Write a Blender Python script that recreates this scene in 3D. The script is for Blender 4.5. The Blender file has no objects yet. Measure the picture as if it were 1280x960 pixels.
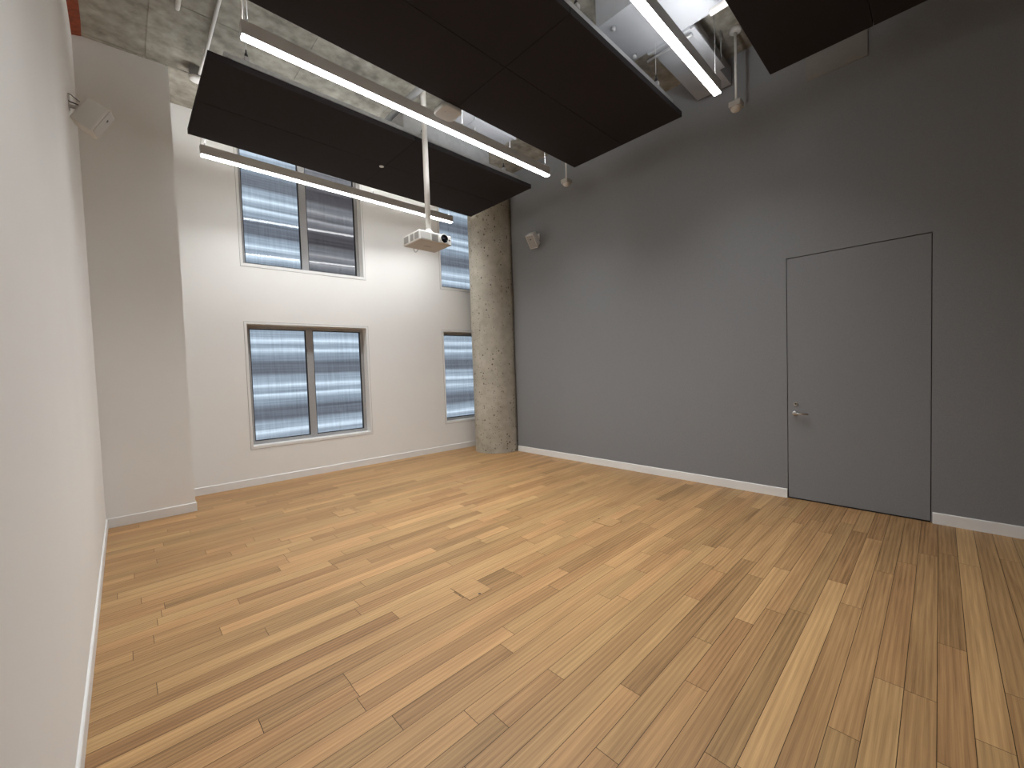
import bpy, bmesh, math, random
from mathutils import Vector, Matrix
from math import sin, cos, pi, radians

random.seed(7)
S = bpy.context.scene
COL = S.collection

# ------------------------------------------------------------------ helpers
def srgb(r, g, b):
    f = lambda c: (c/255/12.92) if c/255 <= .04045 else ((c/255+.055)/1.055)**2.4
    return (f(r), f(g), f(b), 1)

def bx(bm, x0, x1, y0, y1, z0, z1, bev=0.0, M=None):
    """add a box (optionally bevelled) to a bmesh"""
    t = bmesh.new()
    bmesh.ops.create_cube(t, size=1)
    for v in t.verts:
        v.co = Vector(((x0+x1)/2+v.co.x*(x1-x0), (y0+y1)/2+v.co.y*(y1-y0), (z0+z1)/2+v.co.z*(z1-z0)))
    if bev > 0:
        bmesh.ops.bevel(t, geom=list(t.edges), offset=bev, segments=2, profile=.5, affect='EDGES')
    merge(bm, t, M)

def merge(bm, t, M=None):
    mp = {}
    for v in t.verts:
        mp[v] = bm.verts.new(M @ v.co if M is not None else v.co)
    for f in t.faces:
        try:
            nf = bm.faces.new([mp[v] for v in f.verts]); nf.smooth = f.smooth
        except ValueError:
            pass
    t.free()

def frame_for(d):
    d = Vector(d).normalized()
    a = Vector((0, 0, 1)) if abs(d.z) < .9 else Vector((1, 0, 0))
    u = a.cross(d).normalized()
    return u, d.cross(u)

def tube(bm, pts, r, n=14, cap=True):
    """round tube along a poly-line"""
    pts = [Vector(p) for p in pts]
    rings = []
    for i, p in enumerate(pts):
        d = (pts[min(i+1, len(pts)-1)]-pts[max(i-1, 0)])
        u, w = frame_for(d)
        if rings:
            u = (pu-d.normalized()*pu.dot(d.normalized())).normalized(); w = d.normalized().cross(u)
        pu = u
        rings.append([bm.verts.new(p+u*cos(2*pi*k/n)*r+w*sin(2*pi*k/n)*r) for k in range(n)])
    for a, b in zip(rings, rings[1:]):
        for k in range(n):
            f = bm.faces.new((a[k], a[(k+1) % n], b[(k+1) % n], b[k])); f.smooth = True
    if cap:
        bm.faces.new(rings[0][::-1]); bm.faces.new(rings[-1])

def lathe(bm, prof, c, axis=(0, 0, 1), n=32):
    """surface of revolution: prof = [(radius, height)...] about axis through c"""
    ax = Vector(axis).normalized(); u, w = frame_for(ax); c = Vector(c)
    rings = []
    for r, h in prof:
        if r < 1e-6:
            rings.append([bm.verts.new(c+ax*h)])
        else:
            rings.append([bm.verts.new(c+ax*h+u*cos(2*pi*k/n)*r+w*sin(2*pi*k/n)*r) for k in range(n)])
    for a, b in zip(rings, rings[1:]):
        for k in range(n):
            vs = []
            for v in ((a[k % len(a)]), (a[(k+1) % len(a)]), (b[(k+1) % len(b)]), (b[k % len(b)])):
                if v not in vs: vs.append(v)
            if len(vs) >= 3:
                try:
                    f = bm.faces.new(vs); f.smooth = True
                except ValueError: pass

def rounded_plate(bm, w, d, z0, z1, rad, M=None, n=8, crown=0.0):
    t = bmesh.new()
    def ring(s, z):
        o = []
        for cx, cy, a0 in ((1, 1, 0), (-1, 1, 90), (-1, -1, 180), (1, -1, 270)):
            for k in range(n+1):
                a = radians(a0+90*k/n)
                o.append(t.verts.new((cx*(w/2-rad)*s+cos(a)*rad*s, cy*(d/2-rad)*s+sin(a)*rad*s, z)))
        return o
    rs = [ring(.93, z0), ring(.985, z0+(z1-z0)*.12), ring(1, z0+(z1-z0)*.35), ring(1, z1)]
    for a, b in zip(rs, rs[1:]):
        for k in range(len(a)):
            f = t.faces.new((a[k], a[(k+1) % len(a)], b[(k+1) % len(a)], b[k])); f.smooth = True
    t.faces.new(rs[0][::-1]); t.faces.new(rs[-1])
    merge(bm, t, M)

def link(name, bm, m, parent=None, origin=None, smooth=None):
    """make ONE mesh object; its origin goes to `origin` (world)"""
    bmesh.ops.recalc_face_normals(bm, faces=bm.faces)
    me = bpy.data.meshes.new(name)
    o = bpy.data.objects.new(name, me)
    if origin is None and parent is None:
        xs = [v.co for v in bm.verts]
        origin = Vector(((min(v.x for v in xs)+max(v.x for v in xs))/2, (min(v.y for v in xs)+max(v.y for v in xs))/2, min(v.z for v in xs)))
    off = Vector(origin) if origin is not None else Vector((0, 0, 0))
    if parent is None:
        bmesh.ops.translate(bm, verts=bm.verts, vec=-off)
        o.location = off
    bm.to_mesh(me); bm.free()
    if m: me.materials.append(m)
    COL.objects.link(o)
    if parent: o.parent = parent
    return o

def empty(name, loc, label, cat, group=None, rz=0, kind=None):
    o = bpy.data.objects.new(name, None); COL.objects.link(o)
    o.empty_display_size = .1
    o.location = loc; o.rotation_euler = (0, 0, rz)
    tag(o, label, cat, group, kind)
    return o

def tag(o, label=None, cat=None, group=None, kind=None):
    if label: o['label'] = label
    if cat: o['category'] = cat
    if group: o['group'] = group
    if kind: o['kind'] = kind
    return o

def struct(name, bm, m, label, cat, origin=None):
    return tag(link(name, bm, m, None, origin), label, cat, None, 'structure')

def copy_tree(o, parent=None):
    c = o.copy(); COL.objects.link(c)
    if parent: c.parent = parent
    for ch in [x for x in list(o.children)]:
        copy_tree(ch, c)
    return c

# ------------------------------------------------------------------ materials
def mat(name, color, rough=.6, metal=0.0, spec=.5, noise=None, bump=None, emit=None):
    m = bpy.data.materials.new(name); m.use_nodes = True
    nt = m.node_tree; b = nt.nodes['Principled BSDF']
    b.inputs['Base Color'].default_value = color
    b.inputs['Roughness'].default_value = rough
    b.inputs['Metallic'].default_value = metal
    b.inputs['Specular IOR Level'].default_value = spec
    tc = nt.nodes.new('ShaderNodeTexCoord')
    if noise:
        sc, amt = noise
        n = nt.nodes.new('ShaderNodeTexNoise'); n.inputs['Scale'].default_value = sc; n.inputs['Detail'].default_value = 6
        nt.links.new(tc.outputs['Object'], n.inputs['Vector'])
        r = nt.nodes.new('ShaderNodeMapRange'); r.inputs['From Min'].default_value = .25; r.inputs['From Max'].default_value = .75
        r.inputs['To Min'].default_value = 1-amt; r.inputs['To Max'].default_value = 1+amt
        nt.links.new(n.outputs['Fac'], r.inputs['Value'])
        mx = nt.nodes.new('ShaderNodeVectorMath'); mx.operation = 'SCALE'
        mx.inputs[0].default_value = color[:3]
        nt.links.new(r.outputs['Result'], mx.inputs['Scale'])
        nt.links.new(mx.outputs['Vector'], b.inputs['Base Color'])
    if bump:
        sc, st = bump
        n = nt.nodes.new('ShaderNodeTexNoise'); n.inputs['Scale'].default_value = sc; n.inputs['Detail'].default_value = 4
        nt.links.new(tc.outputs['Object'], n.inputs['Vector'])
        bp = nt.nodes.new('ShaderNodeBump'); bp.inputs['Strength'].default_value = st; bp.inputs['Distance'].default_value = .004
        nt.links.new(n.outputs['Fac'], bp.inputs['Height']); nt.links.new(bp.outputs['Normal'], b.inputs['Normal'])
    if emit:
        b.inputs['Emission Color'].default_value = emit[0]; b.inputs['Emission Strength'].default_value = emit[1]
    return m

WHITE = mat('white_paint', (.845, .83, .805, 1), .7, spec=.3, noise=(1.3, .015), bump=(260, .10))
TRIM = mat('white_trim_paint', (.80, .79, .77, 1), .45, noise=(3, .015))
FELT = mat('dark_grey_wallcovering', (.236, .238, .248, 1), .92, spec=.15, noise=(190, .13), bump=(420, .3))
BLACKP = mat('black_acoustic_felt', (.032, .028, .0295, 1), .95, spec=.1, noise=(300, .15), bump=(500, .15))
ALU = mat('satin_aluminium', (.42, .41, .40, 1), .42, metal=.85, noise=(60, .03))
FIXT = mat('fixture_grey_paint', (.52, .50, .48, 1), .5, noise=(20, .02))
LENS = mat('lit_lens', (.9, .9, .9, 1), .4, emit=((.95, .98, 1.0, 1), 7.0), noise=(5, .01))
LENS2 = mat('lit_lens_dimmed', (.9, .9, .9, 1), .4, emit=((.95, .98, 1.0, 1), 5.5), noise=(5, .01))
UPLENS = mat('lit_upper_lens', (.9, .9, .9, 1), .4, emit=((.95, .98, 1.0, 1), 19.0), noise=(5, .01))
WPLAST = mat('white_plastic', (.70, .68, .64, 1), .45, noise=(40, .02))
GPLAST = mat('pale_grey_plastic', (.50, .48, .45, 1), .5, noise=(40, .03))
GRILLE = mat('grey_grille_mesh', (.33, .31, .29, 1), .6, noise=(400, .2))
BLACK = mat('black_plastic', (.012, .012, .013, 1), .35, noise=(30, .1))
GLASSBLK = mat('black_lens_glass', (.006, .006, .008, 1), .08, noise=(10, .1))
STEEL = mat('satin_steel', (.58, .56, .53, 1), .28, metal=1, noise=(60, .03))
GALV = mat('galvanised_steel', (.46, .46, .46, 1), .45, metal=.6, noise=(14, .1))
DUCTW = mat('white_painted_duct', (.31, .315, .33, 1), .5, noise=(6, .04), bump=(30, .05))
PIPEW = mat('white_painted_pipe', (.66, .63, .59, 1), .45, noise=(15, .03))
GASKET = mat('black_gasket', (.02, .02, .022, 1), .7, noise=(40, .1))
WFRAME = mat('grey_window_aluminium', (.36, .355, .355, 1), .45, metal=.0, noise=(25, .05))
ORANGE = mat('orange_firestop', (.21, .036, .008, 1), .6, noise=(25, .35), bump=(40, .4))
DARKGAP = mat('shadow_gap_backing', (.02, .02, .02, 1), .9, noise=(20, .1))
TAUPE = mat('taupe_metal', (.24, .225, .21, 1), .6, noise=(30, .05))

def concrete(name, c1, c2, pits=False):
    m = bpy.data.materials.new(name); m.use_nodes = True
    nt = m.node_tree; L = nt.links; N = nt.nodes; b = N['Principled BSDF']
    tc = N.new('ShaderNodeTexCoord')
    n1 = N.new('ShaderNodeTexNoise'); n1.inputs['Scale'].default_value = 1.7; n1.inputs['Detail'].default_value = 8; n1.inputs['Roughness'].default_value = .62
    n2 = N.new('ShaderNodeTexNoise'); n2.inputs['Scale'].default_value = 8; n2.inputs['Detail'].default_value = 7
    for n in (n1, n2): L.new(tc.outputs['Object'], n.inputs['Vector'])
    a = N.new('ShaderNodeMath'); a.operation = 'MULTIPLY_ADD'; a.inputs[1].default_value = .45
    L.new(n2.outputs['Fac'], a.inputs[0]); 
    s = N.new('ShaderNodeMath'); s.operation = 'MULTIPLY'; s.inputs[1].default_value = .55
    L.new(n1.outputs['Fac'], s.inputs[0]); L.new(s.outputs[0], a.inputs[2])
    cr = N.new('ShaderNodeValToRGB'); cr.color_ramp.elements[0].position = .36; cr.color_ramp.elements[1].position = .62
    cr.color_ramp.elements[0].color = c1; cr.color_ramp.elements[1].color = c2
    L.new(a.outputs[0], cr.inputs['Fac'])
    out = cr.outputs['Color']
    bp = N.new('ShaderNodeBump'); bp.inputs['Strength'].default_value = .25; bp.inputs['Distance'].default_value = .01
    L.new(n2.outputs['Fac'], bp.inputs['Height'])
    if pits:
        for sc, th, seed in ((20, .29, 0), (34, .28, 3.3), (10, .16, 7.1)):
            mp = N.new('ShaderNodeMapping'); mp.inputs['Location'].default_value = (seed, seed*.7, seed*1.3)
            mp.inputs['Scale'].default_value = (1, 1, .8)
            L.new(tc.outputs['Object'], mp.inputs['Vector'])
            dn = N.new('ShaderNodeTexNoise'); dn.inputs['Scale'].default_value = sc*2.2
            L.new(tc.outputs['Object'], dn.inputs['Vector'])
            va = N.new('ShaderNodeVectorMath'); va.operation = 'MULTIPLY_ADD'; va.inputs[1].default_value = (.03, .03, .03)
            L.new(dn.outputs['Color'], va.inputs[0]); L.new(mp.outputs['Vector'], va.inputs[2])
            v = N.new('ShaderNodeTexVoronoi'); v.inputs['Scale'].default_value = sc
            L.new(va.outputs['Vector'], v.inputs['Vector'])
            # only some cells carry a bug hole
            sp = N.new('ShaderNodeSeparateColor'); L.new(v.outputs['Color'], sp.inputs['Color'])
            th_m = N.new('ShaderNodeMath'); th_m.operation = 'MULTIPLY'; th_m.inputs[1].default_value = th
            L.new(sp.outputs['Red'], th_m.inputs[0])
            lt = N.new('ShaderNodeMath'); lt.operation = 'LESS_THAN'
            L.new(v.outputs['Distance'], lt.inputs[0]); L.new(th_m.outputs[0], lt.inputs[1])
            g = N.new('ShaderNodeMath'); g.operation = 'GREATER_THAN'; g.inputs[1].default_value = .45
            L.new(sp.outputs['Green'], g.inputs[0])
            mm = N.new('ShaderNodeMath'); mm.operation = 'MULTIPLY'; L.new(lt.outputs[0], mm.inputs[0]); L.new(g.outputs[0], mm.inputs[1])
            m8 = N.new('ShaderNodeMath'); m8.operation = 'MULTIPLY'; m8.inputs[1].default_value = .85
            L.new(mm.outputs[0], m8.inputs[0])
            mx = N.new('ShaderNodeMix'); mx.data_type = 'RGBA'
            L.new(m8.outputs[0], mx.inputs['Factor']); L.new(out, mx.inputs['A']); mx.inputs['B'].default_value = (.07, .06, .048, 1)
            out = mx.outputs['Result']
    L.new(out, b.inputs['Base Color']); b.inputs['Roughness'].default_value = .85; b.inputs['Specular IOR Level'].default_value = .25
    L.new(bp.outputs['Normal'], b.inputs['Normal'])
    return m
CEILC = concrete('board_marked_concrete', (.16, .145, .12, 1), (.40, .368, .31, 1))
COLC = concrete('pitted_concrete', (.355, .325, .265, 1), (.49, .455, .385, 1), True)

def wood():
    m = bpy.data.materials.new('oak_planks'); m.use_nodes = True
    nt = m.node_tree; L = nt.links; N = nt.nodes; b = N['Principled BSDF']
    at = N.new('ShaderNodeAttribute'); at.attribute_name = 'plank'
    sp = N.new('ShaderNodeSeparateColor'); L.new(at.outputs['Color'], sp.inputs['Color'])
    tc = N.new('ShaderNodeTexCoord')
    # every plank samples the grain somewhere else
    off = N.new('ShaderNodeCombineXYZ')
    for i, k in ((0, 37.0), (1, 91.0), (2, 17.0)):
        mm = N.new('ShaderNodeMath'); mm.operation = 'MULTIPLY'; mm.inputs[1].default_value = k
        L.new(sp.outputs['Green'], mm.inputs[0]); L.new(mm.outputs[0], off.inputs[i])
    ad = N.new('ShaderNodeVectorMath'); L.new(tc.outputs['Object'], ad.inputs[0]); L.new(off.outputs[0], ad.inputs[1])
    def noise(scale, sx, sy, det, dist=0):
        mp = N.new('ShaderNodeMapping'); mp.inputs['Scale'].default_value = (sx, sy, 1)
        L.new(ad.outputs[0], mp.inputs['Vector'])
        n = N.new('ShaderNodeTexNoise'); n.inputs['Scale'].default_value = scale; n.inputs['Detail'].default_value = det
        n.inputs['Distortion'].default_value = dist
        L.new(mp.outputs[0], n.inputs['Vector']); return n.outputs['Fac']
    broad = noise(1, 1.1, 16, 3, .6)
    fine = noise(1, 3.0, 190, 4, .3)
    # growth-ring figure
    mp = N.new('ShaderNodeMapping'); mp.inputs['Scale'].default_value = (.55, 9, 1); L.new(ad.outputs[0], mp.inputs['Vector'])
    wv = N.new('ShaderNodeTexWave'); wv.bands_direction = 'Y'; wv.inputs['Scale'].default_value = 1.3
    wv.inputs['Distortion'].default_value = 5.5; wv.inputs['Detail'].default_value = 3; wv.inputs['Detail Scale'].default_value = .7
    L.new(mp.outputs[0], wv.inputs['Vector'])
    def madd(a, k, c):
        n = N.new('ShaderNodeMath'); n.operation = 'MULTIPLY_ADD'; L.new(a, n.inputs[0]); n.inputs[1].default_value = k
        if isinstance(c, float): n.inputs[2].default_value = c
        else: L.new(c, n.inputs[2])
        return n.outputs[0]
    t = madd(broad, .62, -.31)
    t = madd(fine, .66, madd(t, 1.0, -.33))
    t = madd(wv.outputs['Fac'], .16, madd(t, 1.0, -.08))
    tone = N.new('ShaderNodeMath'); tone.operation = 'ADD'; L.new(t, tone.inputs[0]); L.new(sp.outputs['Red'], tone.inputs[1])
    cr = N.new('ShaderNodeValToRGB'); e = cr.color_ramp.elements
    e[0].position = 0; e[0].color = (.040, .022, .010, 1)
    x = e.new(.05); x.color = (.165, .088, .037, 1)
    e[-1].position = 1; e[-1].color = (.72, .46, .225, 1)
    x = e.new(.70); x.color = (.58, .358, .165, 1)
    x = e.new(.23); x.color = (.295, .166, .074, 1)
    x = e.new(.46); x.color = (.43, .253, .116, 1)
    half = N.new('ShaderNodeMath'); half.operation = 'MULTIPLY'; half.inputs[1].default_value = .7; L.new(tone.outputs[0], half.inputs[0])
    L.new(half.outputs[0], cr.inputs['Fac'])
    # slight hue drift from plank to plank (pinkish / olive)
    hx = N.new('ShaderNodeMix'); hx.data_type = 'RGBA'; hx.blend_type = 'MULTIPLY'; hx.inputs['Factor'].default_value = 1
    hr = N.new('ShaderNodeValToRGB'); hr.color_ramp.elements[0].color = (1.03, .975, .93, 1); hr.color_ramp.elements[1].color = (.97, 1.01, .96, 1)
    L.new(sp.outputs['Blue'], hr.inputs['Fac']); L.new(cr.outputs['Color'], hx.inputs['A']); L.new(hr.outputs['Color'], hx.inputs['B'])
    # sparse knots / pin marks
    L.new(hx.outputs['Result'], b.inputs['Base Color'])
    b.inputs['Roughness'].default_value = .45; b.inputs['Specular IOR Level'].default_value = .28
    bp = N.new('ShaderNodeBump'); bp.inputs['Strength'].default_value = .06; bp.inputs['Distance'].default_value = .002
    L.new(fine, bp.inputs['Height']); L.new(bp.outputs['Normal'], b.inputs['Normal'])
    return m
WOOD = wood()

def glass(name, tint):
    m = bpy.data.materials.new(name); m.use_nodes = True
    nt = m.node_tree; nt.nodes.remove(nt.nodes['Principled BSDF'])
    o = nt.nodes['Material Output']
    t = nt.nodes.new('ShaderNodeBsdfTransparent'); t.inputs['Color'].default_value = tint
    g = nt.nodes.new('ShaderNodeBsdfGlossy'); g.inputs['Roughness'].default_value = .03
    f = nt.nodes.new('ShaderNodeFresnel'); f.inputs['IOR'].default_value = 1.45
    mx = nt.nodes.new('ShaderNodeMixShader')
    nt.links.new(f.outputs[0], mx.inputs[0]); nt.links.new(t.outputs[0], mx.inputs[1]); nt.links.new(g.outputs[0], mx.inputs[2])
    nt.links.new(mx.outputs[0], o.inputs['Surface'])
    return m
GLASS = glass('clear_glass', (.93, .95, .96, 1))
DARKGLASS = glass('dark_warm_glass', (.66, .62, .60, 1))  # darker, warmer transmission colour, used for one upper pane

def cladding():
    m = bpy.data.materials.new('banded_translucent_sheet'); m.use_nodes = True
    nt = m.node_tree; L = nt.links; N = nt.nodes; b = N['Principled BSDF']
    tc = N.new('ShaderNodeTexCoord')
    def ns(sx, sz, det):
        mp = N.new('ShaderNodeMapping'); mp.inputs['Scale'].default_value = (sx, 1, sz); L.new(tc.outputs['Object'], mp.inputs['Vector'])
        n = N.new('ShaderNodeTexNoise'); n.inputs['Scale'].default_value = 1; n.inputs['Detail'].default_value = det
        L.new(mp.outputs[0], n.inputs['Vector']); return n.outputs['Fac']
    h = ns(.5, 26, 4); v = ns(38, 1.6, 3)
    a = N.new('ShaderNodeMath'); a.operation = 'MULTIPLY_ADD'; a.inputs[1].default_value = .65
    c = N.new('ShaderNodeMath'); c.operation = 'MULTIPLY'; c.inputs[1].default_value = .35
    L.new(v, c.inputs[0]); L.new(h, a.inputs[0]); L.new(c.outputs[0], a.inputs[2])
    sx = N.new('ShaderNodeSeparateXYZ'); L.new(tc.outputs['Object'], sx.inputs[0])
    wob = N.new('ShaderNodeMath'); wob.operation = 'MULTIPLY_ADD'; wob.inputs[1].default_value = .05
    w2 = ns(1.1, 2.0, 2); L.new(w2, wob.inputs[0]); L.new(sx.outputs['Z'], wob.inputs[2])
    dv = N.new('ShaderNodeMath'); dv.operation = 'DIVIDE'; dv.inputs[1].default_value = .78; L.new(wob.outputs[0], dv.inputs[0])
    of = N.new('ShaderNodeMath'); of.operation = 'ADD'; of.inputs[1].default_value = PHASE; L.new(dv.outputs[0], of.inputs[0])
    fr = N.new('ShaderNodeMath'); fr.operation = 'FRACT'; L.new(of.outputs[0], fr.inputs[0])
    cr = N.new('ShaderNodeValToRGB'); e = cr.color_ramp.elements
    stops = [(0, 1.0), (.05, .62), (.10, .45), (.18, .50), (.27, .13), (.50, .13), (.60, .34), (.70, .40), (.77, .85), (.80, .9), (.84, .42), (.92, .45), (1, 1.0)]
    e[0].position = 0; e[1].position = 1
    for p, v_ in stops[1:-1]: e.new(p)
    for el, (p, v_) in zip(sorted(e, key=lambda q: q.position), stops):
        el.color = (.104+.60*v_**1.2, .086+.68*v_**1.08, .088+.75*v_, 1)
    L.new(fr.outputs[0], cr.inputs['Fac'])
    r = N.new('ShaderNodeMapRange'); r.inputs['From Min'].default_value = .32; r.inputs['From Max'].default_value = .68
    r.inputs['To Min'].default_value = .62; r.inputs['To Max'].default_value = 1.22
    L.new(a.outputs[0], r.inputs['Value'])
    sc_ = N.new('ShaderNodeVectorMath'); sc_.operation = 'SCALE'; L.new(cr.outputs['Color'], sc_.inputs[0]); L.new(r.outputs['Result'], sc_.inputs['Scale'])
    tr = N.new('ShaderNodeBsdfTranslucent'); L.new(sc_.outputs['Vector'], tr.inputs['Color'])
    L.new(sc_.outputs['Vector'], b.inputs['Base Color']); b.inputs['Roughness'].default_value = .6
    mx = N.new('ShaderNodeMixShader'); mx.inputs[0].default_value = .75
    L.new(b.outputs[0], mx.inputs[1]); L.new(tr.outputs[0], mx.inputs[2]); L.new(mx.outputs[0], N['Material Output'].inputs['Surface'])
    return m
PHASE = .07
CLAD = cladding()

# ------------------------------------------------------------------ room measures (metres)
W, D, H = 5.823, 7.218, 5.372
BETA = -.0546                    # the window wall is slightly out of square
YR = -4.2                        # rear wall behind the photographer
BH = .108
def back(x, off=0): return D+math.tan(BETA)*x-off
MB = Matrix.Translation((0, D, 0)) @ Matrix.Rotation(math.atan(math.tan(BETA)), 4, 'Z')   # window wall frame: u, v (outward), z
CU = 1/cos(BETA)

# ---- floor: one mesh of planks
def build_floor():
    bm = bmesh.new()
    lay = bm.faces.layers.float_color.new('plank')
    PW = .1122; gap = .0013
    over = {4: [(1.0, 1.93, .46), (1.93, 3.905, .98), (3.905, 5.12, .22)], 7: [(.9, 2.23, .58), (2.23, 2.955, .38), (2.955, 3.86, .90), (3.86, 5.2, .45)],
            9: [(1.98, 3.84, .24), (3.84, 5.1, .62)], -2: [(2.75, 4.86, .88), (4.86, 6.0, .82)], -1: [(2.5, 3.48, .42), (3.48, 5.0, .20), (5.0, 6.0, .28)],
            15: [(-.1, 1.06, .5), (1.06, 1.756, .22), (1.756, 3.4, .74)], 16: [(-.1, .5, .6), (.5, 1.877, .82), (1.877, 3.0, .66)],
            14: [(.6, 2.6, .7)], 22: [(-.1, 1.462, .20), (1.462, 3.2, .78)], 21: [(-.1, 1.9, .72)], 23: [(-.1, 2.9, .84), (2.9, 4.2, .5)], 20: [(-.1, 2.4, .26)],
            24: [(-.1, 1.3, .22)], 28: [(-.1, .59, .33), (.59, 2.2, .86)], 34: [(-.1, .35, .5), (.35, 1.095, .24), (1.095, 1.9, .75)],
            32: [(.3, 1.437, .80), (1.437, 3.1, .20)], 0: [(2.0, 2.9, .5), (2.9, 4.9, .42), (4.9, 6.0, .25)], 1: [(1.8, 2.91, .78), (2.91, 4.6, .38), (4.6, 6, .33)],
            2: [(2.4, 4.3, .52), (4.3, 6., .34)], 3: [(2.0, 3.6, .48), (3.6, 5.0, .62), (5.0, 6., .3)], 5: [(1.9, 3.3, .34), (3.3, 5.3, .44)],
            6: [(1.4, 3.2, .44), (3.2, 4.9, .58)], 8: [(1.6, 2.6, .62), (2.6, 3.6, .40), (3.6, 5.0, .66)], -3: [(2.3, 3.2, .45), (3.2, 6, .5)], 10: [(1.2, 3.0, .72)],
            38: [(.1, 1.5, .8)], 41: [(.2, 1.0, .3), (1.0, 2.8, .68)], 26: [(.8, 2.6, .3)], 18: [(1.0, 2.7, .74), (2.7, 4.0, .28)], 12: [(1.8, 3.9, .68), (3.9, 5.2, .3)]}
    r0 = math.floor(YR/PW)-1; r1 = math.ceil((D+.1)/PW)
    rnd = random.Random(11)
    for r in range(r0, r1):
        y0, y1 = r*PW+gap, (r+1)*PW-gap
        segs = []
        ov = sorted(over.get(r, []))
        x = -.12
        def fill(xa, xb):
            while xa < xb-.02:
                l = rnd.choice((.45, .7, .95, 1.3, 1.7, 2.1))*rnd.uniform(.85, 1.15)
                e = min(xb, xa+l)
                if xb-e < .3: e = xb
                segs.append((xa, e, min(.95, max(.1, rnd.gauss(.53, .16))))); xa = e
        if not ov: x = -.12-rnd.uniform(0, 1.0)
        for a, c, t in ov:
            if a > x: fill(x, a)
            segs.append((a, c, t)); x = c
        fill(x, W+.85)
        for a, c, t in segs:
            a = max(a, -.12); 
            if c <= a+.01: continue
            vs = [bm.verts.new((px, py, 0)) for px, py in ((a+gap, y0), (c-gap, y0), (c-gap, y1), (a+gap, y1))]
            f = bm.faces.new(vs); f[lay] = (.53+(t-.53)*.58, rnd.random(), rnd.random(), 1)
    # the dark tongue-and-groove bed under the seams, same mesh
    vs = [bm.verts.new(p) for p in ((-.12, r0*PW, -.0012), (W+.85, r0*PW, -.0012), (W+.85, r1*PW, -.0012), (-.12, r1*PW, -.0012))]
    f = bm.faces.new(vs); f[lay] = (-.6, .5, .5, 1)
    vb = [bm.verts.new((v.co.x, v.co.y, -.12)) for v in vs]
    for k in range(4):
        f = bm.faces.new((vs[k], vs[(k+1) % 4], vb[(k+1) % 4], vb[k])); f[lay] = (.3, .5, .5, 1)
    f = bm.faces.new(vb[::-1]); f[lay] = (.3, .5, .5, 1)
    return struct('floor', bm, WOOD, 'pale brown oak plank floor running parallel to the window wall', 'floor', (0, 0, 0))
build_floor()

# ---- ceiling slab with recessed form joints
bm = bmesh.new()
xs = [-.15, .57, .586, 1.95, 1.966, 3.1, 3.116, 4.4, 4.416, W+.85]
ys = [YR-.2, .5, .516, 2.6, 2.616, 5.235, 5.255, 6.33, 6.346, D+.4]
for i in range(len(xs)-1):
    for j in range(len(ys)-1):
        jt = (i % 2 == 1) or (j % 2 == 1)
        bx(bm, xs[i], xs[i+1], ys[j], ys[j+1], H+(.006 if jt else 0), H+.2)
struct('ceiling', bm, CEILC, 'exposed grey concrete ceiling slab with straight form joints', 'ceiling', (0, 0, H))

# ---- walls
bm = bmesh.new(); bx(bm, -.15, 0, YR-.15, D+.3, -.1, H+.05)
struct('wall_left', bm, WHITE, 'plain white wall along the left edge of the photo', 'wall')
bm = bmesh.new(); bx(bm, -.15, W+.3, YR-.15, YR, -.1, H+.05)
struct('wall_rear', bm, FELT, 'dark grey fabric-covered wall behind the photographer', 'wall')
# boxed-out corner left of the windows
PX = .7886
bm = bmesh.new()
p = [(-.02, back(0, .8088)), (PX, back(PX, .8088)), (PX, back(PX)+.02), (-.02, back(0)+.02)]
lo = [bm.verts.new((x, y, -.02)) for x, y in p]; hi = [bm.verts.new((x, y, H+.02)) for x, y in p]
bm.faces.new(lo[::-1]); bm.faces.new(hi)
for k in range(4): bm.faces.new((lo[k], lo[(k+1) % 4], hi[(k+1) % 4], hi[k]))
struct('wall_corner', bm, WHITE, 'projecting white boxed-out pier in the left corner beside the windows', 'wall')

# window wall with four openings (u, z grid); wall thickness .24
U1, U2, SX, SX2 = 1.5535*CU, 3.4146*CU, 4.9295*CU, 6.12*CU
Z0, Z1, ZU0, ZU1 = .550, 2.467, 3.289, 5.206
TRW = .034                                     # trim width
WT = .24
opens = [(U1+TRW, U2-TRW, Z0+TRW, Z1-TRW), (U1+TRW, U2-TRW, ZU0+TRW, ZU1-TRW), (SX+TRW, SX2-TRW, Z0+TRW, Z1-TRW), (SX+TRW, SX2-TRW, ZU0+TRW, ZU1-TRW)]
us = sorted({-.15, W+.82, *[o[0] for o in opens], *[o[1] for o in opens]})
zs = sorted({-.1, H+.03, *[o[2] for o in opens], *[o[3] for o in opens]})
bm = bmesh.new()
gv = {}
def V(i, j, k):
    key = (i, j, k)
    if key not in gv: gv[key] = bm.verts.new(MB @ Vector((us[i], (0, WT)[k], zs[j])))
    return gv[key]
solid = lambda i, j: 0 <= i < len(us)-1 and 0 <= j < len(zs)-1 and not any(o[0] <= (us[i]+us[i+1])/2 <= o[1] and o[2] <= (zs[j]+zs[j+1])/2 <= o[3] for o in opens)
for i in range(len(us)-1):
    for j in range(len(zs)-1):
        if not solid(i, j): continue
        bm.faces.new((V(i, j, 0), V(i+1, j, 0), V(i+1, j+1, 0), V(i, j+1, 0)))
        bm.faces.new((V(i, j, 1), V(i, j+1, 1), V(i+1, j+1, 1), V(i+1, j, 1)))
        for di, dj, a, b in ((-1, 0, (i, j), (i, j+1)), (1, 0, (i+1, j), (i+1, j+1)), (0, -1, (i, j), (i+1, j)), (0, 1, (i, j+1), (i+1, j+1))):
            if not solid(i+di, j+dj):
                bm.faces.new((V(*a, 0), V(*b, 0), V(*b, 1), V(*a, 1)))
struct('wall_back', bm, WHITE, 'white far wall pierced by two rows of windows', 'wall')

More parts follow.
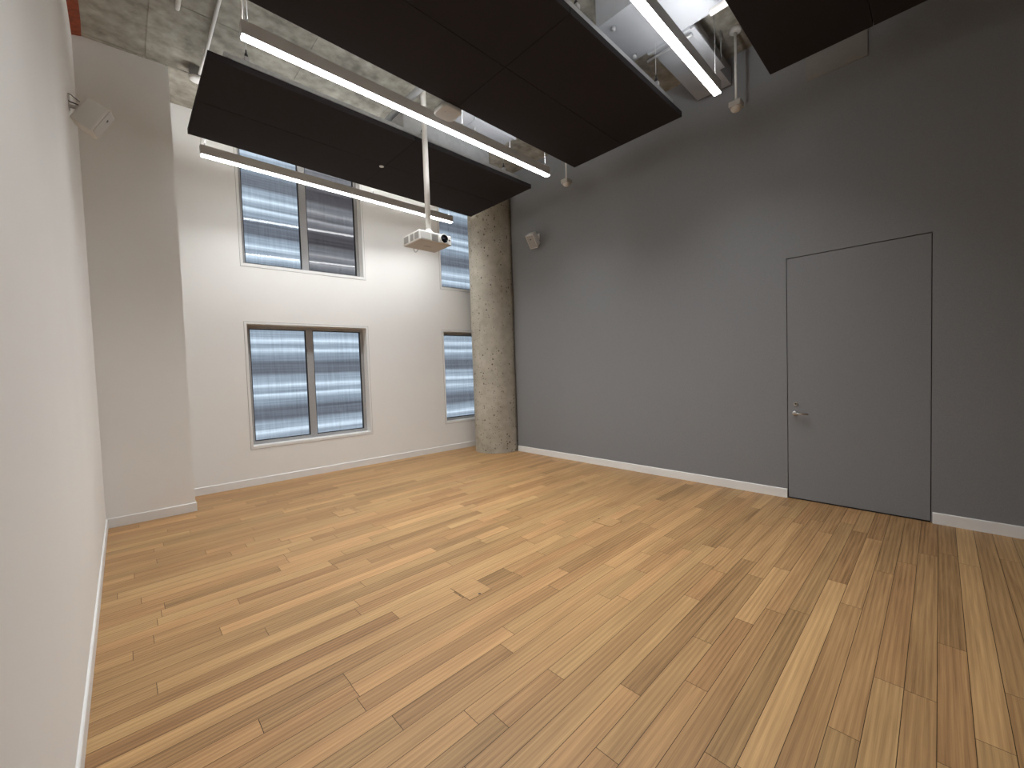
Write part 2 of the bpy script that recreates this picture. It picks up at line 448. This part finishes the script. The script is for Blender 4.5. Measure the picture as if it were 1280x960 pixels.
# grey right wall with a door opening; stops just short of the column
DY0, DY1, DZ = .0464, 1.226, 2.796
bm = bmesh.new()
for y0, y1, z0, z1 in ((DY1, 5.765, -.05, H+.03), (YR-.15, DY0, -.05, H+.03), (DY0, DY1, DZ, H+.03)):
    bx(bm, W, W+.06, y0, y1, z0, z1)
struct('wall_right', bm, FELT, 'dark grey fabric-covered wall holding the flush door', 'wall')
bm = bmesh.new(); bx(bm, W+.06, W+.25, YR-.15, 6.30, -.05, H+.03); bx(bm, W+.06, W+.80, 6.20, 6.35, -.05, H+.03); bx(bm, W+.62, W+.80, 6.30, D+.2, -.05, H+.03)
struct('wall_right_backing', bm, DARKGAP, 'black recess seen in the shadow gap beside the column', 'wall')

# ---- baseboards
def board(name, pts, label):
    """pts: list of (x,y) along the wall face; normal offset given by thickness direction"""
    bm = bmesh.new(); T = .0125
    for (xa, ya), (xb, yb), (nx, ny) in pts:
        prof = [(0, 0), (T, 0), (T, BH-.006), (T-.004, BH), (0, BH)]
        A = [bm.verts.new((xa+nx*t, ya+ny*t, z)) for t, z in prof]; B = [bm.verts.new((xb+nx*t, yb+ny*t, z)) for t, z in prof]
        for k in range(5): bm.faces.new((A[k], A[(k+1) % 5], B[(k+1) % 5], B[k]))
        bm.faces.new(A[::-1]); bm.faces.new(B)
    struct(name, bm, TRIM, label, 'baseboard')
board('baseboard_left', [((0, YR), (0, back(0, .8088)), (1, 0))], 'white baseboard along the foot of the left wall')
nb = Vector((math.sin(BETA), -cos(BETA))).normalized()
board('baseboard_corner', [((0, back(0, .8088)), (PX+.0125, back(PX+.0125, .8088)), (-nb.x*-1, nb.y)), ((PX, back(PX, .8088)-.012), (PX, back(PX)), (1, 0))], 'white baseboard wrapping the boxed-out corner pier')
board('baseboard_back', [((PX, back(PX)), (W, back(W)), (nb.x, nb.y))], 'white baseboard below the windows on the far wall')
board('baseboard_right', [((W, DY1+.004), (W, 5.765), (-1, 0))], 'long white baseboard on the grey wall between door and column')
board('baseboard_right_front', [((W, YR), (W, DY0-.008), (-1, 0))], 'short white baseboard on the grey wall right of the door')

# ---- door
d1 = empty('door_1', (W, (DY0+DY1)/2, 0), 'tall flush dark grey door with lever handle in the grey wall', 'door', kind='structure')
yc = (DY0+DY1)/2
bm = bmesh.new(); bx(bm, .004, .05, DY0+.006-yc, DY1-.006-yc, .016, DZ-.008, .0015)
link('door_leaf', bm, FELT, d1)
bm = bmesh.new()
bx(bm, .008, .05, DY0-yc+.006, DY1-yc-.006, .003, .0135, .001)
o = link('bottom_seal', bm, GASKET, d1); tag(o, 'black sweep seal')
hy = 1.150-yc
bm = bmesh.new(); lathe(bm, [(0, .0), (.026, 0), (.026, .007), (.024, .010), (.0, .010)], (.004, hy, 1.008), (-1, 0, 0))
h = link('lever_handle', bm, STEEL, d1); tag(h, 'satin steel lever handle')
bm = bmesh.new()
tube(bm, [(-.004, hy, 1.008), (-.048, hy, 1.008), (-.056, hy-.004, 1.008), (-.060, hy-.014, 1.008), (-.060, hy-.135, 1.008)], .0095, 14)
link('lever', bm, STEEL, h)
bm = bmesh.new(); lathe(bm, [(0, 0), (.021, 0), (.021, .008), (.018, .012), (.012, .012), (.011, .009), (0, .009)], (.004, 1.143-yc, 1.115), (-1, 0, 0))
k = link('lock_cylinder', bm, STEEL, d1)
bm = bmesh.new(); bx(bm, -.0095, -.004, 1.143-yc-.004, 1.143-yc+.004, 1.105, 1.125, .001)
link('keyhole', bm, BLACK, k)

# ---- column
bm = bmesh.new()
lathe(bm, [(.445, 0), (.445, .006)] + [(.445, .02+i*(H-.02)/24) for i in range(25)], (5.684, 6.227, 0), n=96)
struct('column', bm, COLC, 'round pitted concrete column in the far right corner', 'column', (5.684, 6.227, 0))

# ---- windows
def window(n, u0, u1, z0, z1, label, double=True, tints=(GLASS, GLASS)):
    w = empty('window_%d' % n, MB @ Vector(((u0+u1)/2, 0, z0)), label, 'window', kind='structure', rz=BETA)
    hw, hh = (u1-u0)/2, z1-z0
    # flush white trim bead round the opening
    bm = bmesh.new()
    t = TRW
    for a, b, c, d in ((-hw, hw, 0, t), (-hw, hw, hh-t, hh), (-hw, -hw+t, t, hh-t), (hw-t, hw, t, hh-t)):
        bx(bm, a, b, -.005, .03, c, d, .0015)
    link('window_trim', bm, TRIM, w)
    # thin dark shadow joint around the trim
    bm = bmesh.new()
    g = .004
    for a, b, c, d in ((-hw-g, hw+g, -g, 0), (-hw-g, hw+g, hh, hh+g), (-hw-g, -hw, 0, hh), (hw, hw+g, 0, hh)):
        bx(bm, a, b, -.0008, .002, c, d)
    link('trim_joint', bm, TAUPE, w)
    iw, b0, b1 = hw-t, t, hh-t
    # white sill board
    bm = bmesh.new(); bx(bm, -iw, iw, -.004, .17, b0-.004, b0+.010, .002)
    link('window_sill', bm, TRIM, w)
    v0, v1 = .165, .225
    bm = bmesh.new()
    fw, bw = .05, .058
    bx(bm, -iw, iw, v0, v1, b0, b0+bw, .002); bx(bm, -iw, iw, v0, v1, b1-fw, b1, .002)
    bx(bm, -iw, -iw+fw, v0, v1, b0+bw, b1-fw, .002); bx(bm, iw-fw, iw, v0, v1, b0+bw, b1-fw, .002)
    f = link('window_frame', bm, WFRAME, w)
    if double:
        bm = bmesh.new(); bx(bm, -.052, .052, v0-.004, v1, b0+bw, b1-fw, .003)
        link('mullion', bm, WFRAME, w)
        spans = ((-iw+fw, -.052), (.052, iw-fw))
    else:
        spans = ((-iw+fw, iw-fw),)
    for (a, c), gm in zip(spans, tints):
        bm = bmesh.new(); q = .011
        for e in ((a, c, b0+bw, b0+bw+q), (a, c, b1-fw-q, b1-fw), (a, a+q, b0+bw, b1-fw), (c-q, c, b0+bw, b1-fw)):
            bx(bm, e[0], e[1], v0+.012, v1-.005, e[2], e[3])
        gs = link('gasket', bm, GASKET, w)
        bm = bmesh.new(); bx(bm, a+.002, c-.002, .196, .202, b0+bw+.002, b1-fw-.002)
        link('pane', bm, gm, w)
    return w
window(1, U1, U2, Z0, Z1, 'lower wide double-pane window with white sill in the far wall')
window(2, U1, U2, ZU0, ZU1, 'upper wide double-pane window behind the hanging lights', tints=(GLASS, DARKGLASS))
window(3, SX, SX2, Z0, Z1, 'lower narrow window beside the concrete column', False)
window(4, SX, SX2, ZU0, ZU1, 'upper narrow window beside the concrete column behind the projector', False)

# ---- wavy translucent sheet outside the windows, bright and dark bands painted into its colour
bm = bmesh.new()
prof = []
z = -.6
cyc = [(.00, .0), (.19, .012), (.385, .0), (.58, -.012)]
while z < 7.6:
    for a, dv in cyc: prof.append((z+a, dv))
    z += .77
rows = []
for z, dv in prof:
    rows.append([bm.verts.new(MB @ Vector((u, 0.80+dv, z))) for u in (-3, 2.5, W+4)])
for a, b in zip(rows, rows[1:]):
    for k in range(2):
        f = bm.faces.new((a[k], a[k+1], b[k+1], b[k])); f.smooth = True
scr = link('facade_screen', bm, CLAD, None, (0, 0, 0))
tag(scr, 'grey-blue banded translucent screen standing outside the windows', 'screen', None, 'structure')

# ------------------------------------------------------------------ ceiling panels
ZP = 4.433; PT = .060
PX0, PX1 = .888, 4.964
def ceiling_panel(label):
    t = empty('acoustic_ceiling_panel', (0, 0, 0), label, 'ceiling panel', 'black panels hung under the ceiling')
    dx, dy = (PX1-PX0)/2, 1.526/2
    xm = 0
    for sx in (-1, 1):
        for sy in (-1, 1):
            bm = bmesh.new()
            xa, xb = sorted((sx*.0025, sx*dx)); ya, yb = sorted((sy*.0025, sy*dy))
            bx(bm, xa, xb, ya, yb, 0, PT, .002)
            link('panel_board', bm, BLACKP, t)
    for y in (-dy+.030, 0, dy-.030):                     # strut channels on the back
        bm = bmesh.new()
        bx(bm, -dx+.12, dx-.2, y-.021, y-.018, PT+.012, PT+.052); bx(bm, -dx+.12, dx-.2, y+.018, y+.021, PT+.012, PT+.052)
        bx(bm, -dx+.12, dx-.2, y-.021, y+.021, PT+.010, PT+.013)
        for q in range(5):
            x = -dx+.2+q*(2*dx-.5)/4; bx(bm, x-.02, x+.02, y-.016, y+.016, PT-.002, PT+.011)
        link('strut_channel', bm, GALV, t)
    for x in (-dx+.30, 0.12, dx-.55):
        bm = bmesh.new(); bx(bm, x-.021, x+.021, -dy+.004, dy-.004, PT+.053, PT+.090, .002)
        link('cross_channel', bm, GALV, t)
        for y in (-dy+.030, dy-.030):
            bm = bmesh.new()
            tube(bm, [(x, y, PT+.09), (x, y, H-ZP)], .0028, 8)
            c = link('hanger_cable', bm, GALV, t)
            bm = bmesh.new(); lathe(bm, [(0, 0), (.016, 0), (.016, .03), (.007, .045), (.007, .075), (0, .075)], (x, y, PT+.088), n=14)
            link('cable_clamp', bm, BLACK, c)
    return t
PCX = (PX0+PX1)/2
p1 = ceiling_panel('black felt ceiling panel nearest the windows, the projector pole passing its edge')
p1.location = (PCX, 5.166, ZP)
p2 = copy_tree(p1); p2.location = (PCX, 2.795, ZP); p2['label'] = 'middle of the three black felt ceiling panels, above the room centre'
p3 = copy_tree(p1); p3.location = (PCX, .395, ZP); p3['label'] = 'black felt ceiling panel at top right, nearest the camera and the door'

# flush sprinkler cap in panel one
bm = bmesh.new(); lathe(bm, [(0, -.006), (.026, -.006), (.030, -.004), (.030, .0), (0, .0)], (2.894, 5.232, ZP), n=28)
tag(link('sprinkler', bm, WPLAST), 'small round white cap under the black panel nearest the windows', 'sprinkler')

# ------------------------------------------------------------------ linear pendant lights
ZL = 4.386
LX0, LX1 = 1.046, 4.802
def pendant(label):
    t = empty('linear_pendant_light', (0, 0, 0), label, 'light', 'linear pendants under the ceiling')
    hl = (LX1-LX0)/2; hw = .035
    bm = bmesh.new()
    # housing: U-profile extrusion, open slots for the lower and upper lenses
    bx(bm, -hl, hl, -hw, -hw+.004, .016, .128, .001); bx(bm, -hl, hl, hw-.004, hw, .016, .128, .001)
    bx(bm, -hl, hl, -hw+.004, hw-.004, .045, .108)
    link('housing', bm, FIXT, t)
    bm = bmesh.new(); bx(bm, -hl+.003, hl-.003, -hw+.0015, hw-.0015, 0, .0155, .003)
    o = link('lower_lens', bm, LENS, t); tag(o, 'glowing white lower lens')
    ld = bpy.data.lights.new('added_downlight', 'AREA'); ld.shape = 'RECTANGLE'; ld.size = 2*hl-.02; ld.size_y = .010  # extra narrow-spread lamp under the glowing lens, added to push light downward
    ld.energy = 21; ld.spread = radians(118); ld.color = (.95, .98, 1.0)
    lo_ = bpy.data.objects.new('added_downlight', ld); COL.objects.link(lo_); lo_.parent = t; lo_.location = (0, 0, -.002)
    bm = bmesh.new(); bx(bm, -hl+.06, hl-.06, -hw+.006, hw-.006, .110, .120)
    o = link('upper_lens', bm, UPLENS, t)
    for s in (-1, 1):
        bm = bmesh.new(); xa, xb = sorted((s*hl, s*(hl-.004)))
        bx(bm, xa+s*.004, xb+s*.004, -hw, hw, .014, .128, .001)
        link('end_cap', bm, FIXT, t)
    for x in (-hl+.05, .35, hl-.06):
        bm = bmesh.new(); lathe(bm, [(0, 0), (.010, 0), (.010, .02), (.004, .05), (0, .05)], (x, 0, .121), n=12)
        g = link('cable_gripper', bm, GALV, t)
        bm = bmesh.new(); tube(bm, [(x, 0, .15), (x, 0, H-ZL)], .0022, 8); link('hanger_cable', bm, GALV, g)
    bm = bmesh.new()
    tube(bm, [(-hl+.012, 0, .119), (-hl+.012, .002, .17), (-hl+.018, .004, .25), (-hl+.012, 0, .35), (-hl+.012, 0, H-ZL)], .006, 10)
    link('power_cord', bm, WPLAST, t)
    return t
LCX = (LX0+LX1)/2
L1 = pendant('long glowing linear pendant between the two large black panels, the projector pole behind it')
L1.location = (LCX, 3.911, ZL)
L2 = copy_tree(L1); L2.location = (LCX, 6.297, ZL); L2['label'] = 'farthest linear pendant light, hanging in front of the upper windows'
for ch in L2.children:
    if ch.name.startswith('lower_lens'):
        ch.data = ch.data.copy(); ch.data.materials[0] = LENS2
    if ch.name.startswith('added_downlight'):
        ch.data = ch.data.copy(); ch.data.energy = 15          # added lamp set weaker here, to keep the window wall from overexposing
L3 = copy_tree(L1); L3.location = (LCX, 1.591, ZL); L3['label'] = 'linear pendant light at top right below the white duct'

# ------------------------------------------------------------------ projector and its pole
PJ = (3.015, 4.365, 3.178)
pr = empty('projector', PJ, 'white ceiling projector with a black lens hanging before the windows', 'projector')
pw, pd_, ph = .226, .189, .114
bm = bmesh.new(); bx(bm, -pw, pw, -pd_, pd_, 0, ph, .009)
link('body', bm, WPLAST, pr)
bm = bmesh.new(); bx(bm, -pw+.012, pw-.012, -pd_+.012, pd_-.012, -.003, .004, .001)
u = link('underside_plate', bm, GPLAST, pr)
bm = bmesh.new(); bx(bm, -.05, .05, -.012, .012, -.0045, -.002)
link('name_strip', bm, GRILLE, u)
for y0, y1 in ((-.171, -.079), (-.053, .018), (.064, .165)):
    bm = bmesh.new(); bx(bm, -pw-.0015, -pw+.004, y0, y1, .018, ph-.018)
    for i in range(5):
        bx(bm, -pw-.003, -pw, y0, y1, .022+i*.014, .026+i*.014)
    link('side_vent', bm, GRILLE, pr)
bm = bmesh.new(); bx(bm, -pw+.014, -.071, -pd_-.0015, -pd_+.004, .014, ph-.014, .002); link('front_panel', bm, GPLAST, pr)
bm = bmesh.new(); bx(bm, -.061, .031, -pd_-.0015, -pd_+.004, .014, ph-.018)
for i in range(6): bx(bm, -.061, .031, -pd_-.003, -pd_, .018+i*.012, .022+i*.012)
link('front_vent', bm, GRILLE, pr)
bm = bmesh.new(); lathe(bm, [(.059, -.01), (.059, .010), (.056, .013), (.051, .013), (.047, .002), (.0, .002)], (.115, -pd_, .062), (0, -1, 0), n=40)
lr = link('lens_ring', bm, WPLAST, pr)
bm = bmesh.new(); lathe(bm, [(.0505, .0135), (.047, .004), (.03, .009), (.012, .0135), (0, .014)], (.115, -pd_, .062), (0, -1, 0), n=40)
link('lens', bm, GLASSBLK, lr)
bm = bmesh.new(); lathe(bm, [(0, 0), (.0095, 0), (.008, .003), (0, .003)], (.198, -pd_, .062), (0, -1, 0), n=18)
link('sensor_window', bm, BLACK, pr)
bm = bmesh.new(); bx(bm, .09, .19, -.1, -.075, ph+.008, ph+.030, .004); tube(bm, [(.1, -.088, ph), (.1, -.088, ph+.012)], .006, 8)
link('antenna', bm, WPLAST, pr)
bm = bmesh.new()
pts = [(-.10+.075*t, .165+.02*sin(pi*t), -.052*sin(pi*t)**.7+.012) for t in [i/14 for i in range(15)]]
tube(bm, pts, .005, 8); o = link('cable_loop', bm, GALV, pr)

PXX, PYY = 3.001, 4.310
mt = empty('projector_mount', (PXX, PYY, PJ[2]+ph), 'white pole mount dropping from the ceiling to the projector', 'mount')
bm = bmesh.new(); tube(bm, [(0, 0, .045), (0, 0, H-PJ[2]-ph)], .033, 24); link('pole', bm, PIPEW, mt)
bm = bmesh.new(); lathe(bm, [(0, .02), (.062, .02), (.058, .032), (.034, .062), (.031, .085), (0, .085)], (0, 0, 0), n=28); link('pole_flange', bm, PIPEW, mt)
bm = bmesh.new(); bx(bm, -.10, .10, -.02, .09, .010, .022, .003); bx(bm, -.085, -.06, .03, .06, 0, .012, .002); bx(bm, .06, .085, .03, .06, 0, .012, .002); bx(bm, -.02, .02, .03, .06, 0, .012, .002)
link('mounting_plate', bm, GALV, mt)
bm = bmesh.new(); bx(bm, -.10, .10, -.10, .10, H-PJ[2]-ph-.012, H-PJ[2]-ph, .003); link('ceiling_plate', bm, PIPEW, mt)

# ------------------------------------------------------------------ wall speakers
def speaker(label, loc, rz, wires=False):
    t = empty('wall_speaker', loc, label, 'speaker', 'pair of white wall speakers', rz=rz)
    # local: +x points out of the wall
    tilt = radians(30)
    M = Matrix.Translation((.135, 0, 0)) @ Matrix.Rotation(radians(-10), 4, 'Z') @ Matrix.Rotation(tilt, 4, 'Y')
    if not wires:
        M = Matrix.Translation((.135, 0, 0)) @ Matrix.Rotation(radians(10), 4, 'Z') @ Matrix.Rotation(radians(40), 4, 'Y')
    hw, hh, hd = .084, .130, .080
    # cabinet tapers to the back
    bm = bmesh.new()
    a = bmesh.new(); bmesh.ops.create_cube(a, size=1)
    for v in a.verts:
        s = 1 if v.co.x > 0 else .80
        v.co = Vector((v.co.x*2*hd, v.co.y*2*hw*s, v.co.z*2*hh*(1 if v.co.x > 0 else .88)))
    bmesh.ops.bevel(a, geom=list(a.edges), offset=.012, segments=3, profile=.5, affect='EDGES')
    for f in a.faces: f.smooth = False
    merge(bm, a, M)
    link('cabinet', bm, WPLAST, t)
    bm = bmesh.new(); bx(bm, hd-.002, hd+.004, -hw+.014, hw-.014, -hh+.014, hh-.014, .003, M)
    g = link('grille', bm, GRILLE if not wires else GPLAST, t)
    bm = bmesh.new(); bx(bm, hd+.003, hd+.006, -.011, .011, .035, .057, .002, M)
    link('badge', bm, BLACK, g)
    bm = bmesh.new(); bx(bm, 0, .008, -.035, .035, .02, .135, .003)
    bx(bm, .004, .05, -.012, .012, .035, .06, .004); bx(bm, .038, .062, -.02, .02, .02, .075, .005)
    link('wall_bracket', bm, WPLAST, t)
    if wires:
        bm = bmesh.new()
        tube(bm, [(.004, -.03, .135), (.02, -.05, .12), (.045, -.07, .09), (.07, -.075, .07)], .0028, 8)
        link('cable', bm, BLACK, t)
        bm = bmesh.new(); tube(bm, [(.004, -.03, .075), (.012, -.06, .055), (.04, -.075, .045), (.06, -.07, .045)], .0045, 8)
        link('cable', bm, BLACK, t)
    return t
speaker('white speaker bracketed high on the left white wall', (0, 5.05, 3.915), 0, True)
speaker('white speaker bracketed high on the grey wall near the column', (W, 5.06, 3.94), pi)

# ------------------------------------------------------------------ wireless access point
ap = empty('access_point', (2.894, 3.673, 4.399), 'pale rounded-square access point beside the long pendant near the projector pole', 'access point')
bm = bmesh.new(); rounded_plate(bm, .243, .243, 0, .040, .060); link('cover', bm, GPLAST, ap)
bm = bmesh.new(); bx(bm, -.07, .07, -.07, .07, .040, .05, .003); link('mounting_plate', bm, TAUPE, ap)
bm = bmesh.new(); bx(bm, .02, .125, -.05, .02, .05, .062, .002); bx(bm, .085, .12, -.04, -.02, .06, H-4.399, .002); link('drop_bracket', bm, TAUPE, ap)
bm = bmesh.new(); lathe(bm, [(0, -.0015), (.006, -.0015), (.006, .001), (0, .001)], (-.05, -.02, 0), n=14); link('status_dot', bm, GRILLE, ap)

# ------------------------------------------------------------------ hanging motion sensors
def sensor(label, x, y):
    t = empty('motion_sensor', (x, y, 4.475), label, 'sensor', 'motion sensors on drop rods')
    bm = bmesh.new(); lathe(bm, [(0, .0), (.052, .0), (.066, .012), (.070, .030), (.072, .036), (0, .036)][1:], (0, 0, 0), n=6); 
    bm.free()
    bm = bmesh.new(); bx(bm, -.062, .062, -.062, .062, .030, .092, .006); link('junction_box', bm, GPLAST, t)
    bm = bmesh.new(); lathe(bm, [(0, -.012), (.022, -.010), (.042, -.002), (.054, .012), (.058, .028), (.058, .031), (0, .031)], (0, 0, 0), n=32)
    o = link('sensor_dome', bm, WPLAST, t)
    bm = bmesh.new(); tube(bm, [(0, 0, .09), (0, 0, H-4.475)], .0125, 14); link('drop_rod', bm, PIPEW, t)
    bm = bmesh.new(); lathe(bm, [(0, 0), (.06, 0), (.06, -.03), (.045, -.042), (0, -.042)], (0, 0, H-4.475), n=28); link('ceiling_box', bm, GPLAST, t)
    return t
sn = sensor('motion sensor on a long white rod beside the top right pendant', 5.40, 1.602)
sn2 = sensor('motion sensor on a short visible rod below the corner of the middle black panel', 5.40, 4.05)

# ------------------------------------------------------------------ conduit and smoke detector at top left
bm = bmesh.new()
yy = 4.2
tube(bm, [(1.085, 2.9, H-.03), (1.085, 5.36, H-.03), (1.083, 5.46, H-.034), (1.075, 5.62, H-.072), (1.07, 5.74, H-.082), (1.06, 6.14, H-.085)], .0165, 14)
tag(link('ceiling_conduit', bm, PIPEW), 'thin pale conduit running along the concrete ceiling at top left', 'conduit')
sd = empty('smoke_detector', (1.03, 6.195, H), 'round white smoke detector at the end of the ceiling conduit', 'smoke detector')
bm = bmesh.new(); bx(bm, -.06, .06, -.06, .06, -.11, 0, .004); link('back_box', bm, TAUPE, sd)
bm = bmesh.new(); lathe(bm, [(0, -.155), (.05, -.152), (.066, -.138), (.07, -.112), (0, -.112)], (0, 0, 0), n=32); link('detector_head', bm, WPLAST, sd)
bm = bmesh.new(); tube(bm, [(.79, 4.2, H-.05), (.79, 5.20, H-.05), (.79, 5.25, H-.045), (.79, 5.27, H)], .02, 14)
tag(link('pipe_stub', bm, PIPEW), 'short pale pipe bending up into the ceiling at the top left', 'pipe')

# ------------------------------------------------------------------ sealant along the top of the left wall
bm = bmesh.new()
rr = random.Random(4); n = 40
A = []; 
for i in range(n+1):
    y = YR+(back(0, .8088)-YR)*i/n; w = .075+rr.uniform(-.012, .012)
    A.append([bm.verts.new((0, y, H-.02)), bm.verts.new((.02, y, H-.014)), bm.verts.new((w*.8, y, H-.006)), bm.verts.new((w, y, H))])
for a, b in zip(A, A[1:]):
    for k in range(3):
        f = bm.faces.new((a[k], b[k], b[k+1], a[k+1])); f.smooth = True
struct('trim_sealant', bm, ORANGE, 'rust-orange firestop sealant strip where the left wall meets the ceiling', 'sealant', (0, 2, H-.02))

# ------------------------------------------------------------------ pipe crossing between the panels
bm = bmesh.new(); tube(bm, [(2.915, 1.2, 4.965), (2.915, 5.4, 4.965)], .038, 20)
tag(link('sprinkler_pipe', bm, GALV), 'grey round pipe crossing above the long pendant toward the windows', 'pipe')

# ------------------------------------------------------------------ ducts above the pendants
du = empty('air_duct', (4.154, 1.807, 5.0), 'white rectangular air duct above the top right pendant', 'duct'); du.scale = (1.0632,)*3
def seg(x0, x1, y0, y1, z0, z1, parent, name, ox=3.92, oy=1.7, oz=4.80, m=DUCTW):
    bm = bmesh.new(); bx(bm, x0-ox, x1-ox, y0-oy, y1-oy, z0-oz, z1-oz, .004)
    return link(name, bm, m, parent)
seg(3.60, 4.245, .55, 2.245, 4.80, 5.10, du, 'plenum')
seg(4.245, 5.42, 1.655, 2.035, 4.80, 5.00, du, 'branch_duct')
fl = seg(4.235, 4.262, 1.63, 2.06, 4.775, 5.02, du, 'duct_flange')
seg(4.262, 5.05, 1.60, 1.655, 4.785, 4.815, du, 'duct_rail')
for x, y in ((3.70, 2.12), (4.16, 2.16)):
    bm = bmesh.new(); tube(bm, [(x-3.92, y-1.7, -.04), (x-3.92, y-1.7, (H-5.0)/du.scale.z)], .006, 8); lathe(bm, [(0, -.035), (.02, -.035), (.02, -.005), (0, -.005)], (x-3.92, y-1.7, 0), n=10)
    link('hanger_rod', bm, GALV, du)
for x in (5.00,):
    bm = bmesh.new(); tube(bm, [(x-3.92, 1.62-1.7, -.02), (x-3.92, 1.62-1.7, (H-5.0)/du.scale.z)], .007, 8); link('hanger_rod', bm, GALV, du)
bm = bmesh.new(); tube(bm, [(4.31-3.92, 1.66-1.7-.02, -.035), (4.31-3.92, 2.10-1.7, -.035)], .014, 10); link('trapeze_bar', bm, GALV, du)

bm = bmesh.new(); tube(bm, [(4.36, -.6, 4.90), (4.36, 1.49, 4.90)], .03, 18)
tag(link('conduit_pipe', bm, PIPEW), 'short white pipe end showing beside the black panel at top right', 'pipe')

df = empty('supply_diffuser', (4.133, 4.306, 5.0), 'white linear air diffuser box seen behind the right half of the long pendant', 'diffuser'); df.scale = (1.0632,)*3
seg(3.32, 3.60, 3.70, 4.33, 4.80, 5.10, df, 'plenum_end', 3.9, 4.05)
seg(3.60, 4.28, 4.08, 4.33, 4.80, 5.10, df, 'plenum', 3.9, 4.05)
seg(3.57, 4.29, 4.035, 4.06, 4.78, 4.82, df, 'slot_flange', 3.9, 4.05)
seg(3.57, 4.29, 3.80, 4.035, 4.83, 5.06, df, 'slot_throat', 3.9, 4.05)
for x in (4.33, 3.7):
    bm = bmesh.new(); tube(bm, [(x-3.9, 4.20-4.05, -.05), (x-3.9, 4.20-4.05, (H-5.0)/df.scale.z)], .008, 8); link('hanger_rod', bm, GALV, df)
bm = bmesh.new(); bx(bm, 2.9, 4.3, 4.62, 5.25, 4.62, 4.90, .005)
tag(link('return_duct', bm, GALV), 'grey sheet-metal duct lying above the black panel nearest the windows', 'duct')
bm = bmesh.new(); bx(bm, -.1, W+.1, 6.35-.9, 6.35-.6, H-.001, H); bm.free()

# beam end above the grey wall
bm = bmesh.new(); bx(bm, 4.75, W+.02, 3.30, 3.72, 5.05, H+.02, .004)
struct('ceiling_beam', bm, CEILC, 'short concrete beam running into the grey wall above the sensors', 'beam')

# ------------------------------------------------------------------ flat taupe plate on the grey wall
vp = empty('taupe_plate', (W, .78, 4.675), 'flat taupe plate on the grey wall below the top right panel', 'grille')
bm = bmesh.new(); bx(bm, -.012, .0, -.272, .245, 0, .52, .002); link('face_plate', bm, TAUPE, vp)

# ------------------------------------------------------------------ floor boxes
def hatch(label, x, y, hole, name='floor_box'):
    t = empty(name, (x, y, 0), label, 'floor box', 'wood-topped floor boxes')
    w, d = .202, .231
    bm = bmesh.new(); 
    lay = bm.faces.layers.float_color.new('plank')
    bx(bm, -w/2, w/2, -d/2, d/2, -.004, .0022, .0006)
    rn = random.Random(int(x*100)); tone = {0: .62, 1: .58, 2: .5, 3: .66}[rn.randrange(4)]
    for f in bm.faces: f[lay] = (tone, rn.random(), .5, 1)
    link('lid', bm, WOOD, t)
    bm = bmesh.new(); g = .003
    for a, b, c, e in ((-w/2-g, w/2+g, -d/2-g, -d/2), (-w/2-g, w/2+g, d/2, d/2+g), (-w/2-g, -w/2, -d/2, d/2), (w/2, w/2+g, -d/2, d/2)):
        bx(bm, a, b, c, e, -.003, .0012)
    link('lid_edge', bm, BRASSD, t)
    bm = bmesh.new(); lathe(bm, [(0, .0026), (.010, .0026), (.0105, .0020), (0, .002)], (hole[0], hole[1], 0), n=18)
    link('finger_hole', bm, BLACK, t)
    return t
BRASSD = mat('dark_bronze_edge', (.16, .095, .05, 1), .4, metal=.4, noise=(20, .1))
hatch('nearest wood-topped floor box, in the middle of the floor', 2.016, 2.408, (.0, -.100))
hatch('wood-topped floor box halfway to the grey wall, level with the nearest one', 3.808, 2.402, (.005, .100))
hatch('wood-topped floor box far back toward the wide windows', 2.030, 4.850, (.02, .100))
hatch('wood-topped floor box far back toward the column', 3.798, 4.822, (.06, .06))

# ------------------------------------------------------------------ daylight outside
w = bpy.data.worlds.new('daylight'); S.world = w; w.use_nodes = True
nt = w.node_tree; bg = nt.nodes['Background']
tc = nt.nodes.new('ShaderNodeTexCoord'); sx = nt.nodes.new('ShaderNodeSeparateXYZ'); nt.links.new(tc.outputs['Generated'], sx.inputs[0])
cr = nt.nodes.new('ShaderNodeValToRGB'); cr.color_ramp.elements[0].position = .0; cr.color_ramp.elements[0].color = (.34, .35, .37, 1)
cr.color_ramp.elements[1].position = .35; cr.color_ramp.elements[1].color = (.86, .95, 1.0, 1)
nt.links.new(sx.outputs['Z'], cr.inputs['Fac']); nt.links.new(cr.outputs['Color'], bg.inputs['Color'])
bg.inputs['Strength'].default_value = 1.05

# ------------------------------------------------------------------ camera
cx, cz, yaw, pitch, roll, f = .2137, 1.6332, .7614, -.0376, .0336, 509.3425
right = Vector((cos(yaw), -sin(yaw), 0)); fh = Vector((sin(yaw), cos(yaw), 0)); zz = Vector((0, 0, 1))
fwd = fh*cos(pitch)+zz*sin(pitch); up2 = -fh*sin(pitch)+zz*cos(pitch)
Rr = right*cos(roll)+up2*-sin(roll); Up = right*sin(roll)+up2*cos(roll)
cam = bpy.data.cameras.new('camera'); cam.sensor_width = 36; cam.lens = f*36/1280; cam.clip_start = .01
co = bpy.data.objects.new('camera', cam); COL.objects.link(co)
M = Matrix((Rr, Up, -fwd)).transposed().to_4x4(); M.translation = Vector((cx, 0, cz))
co.matrix_world = M
S.camera = co

S.view_settings.view_transform = 'Standard'; S.view_settings.look = 'None'
S.view_settings.gamma = 1; S.view_settings.use_curve_mapping = False
S.view_settings.exposure = 1.5
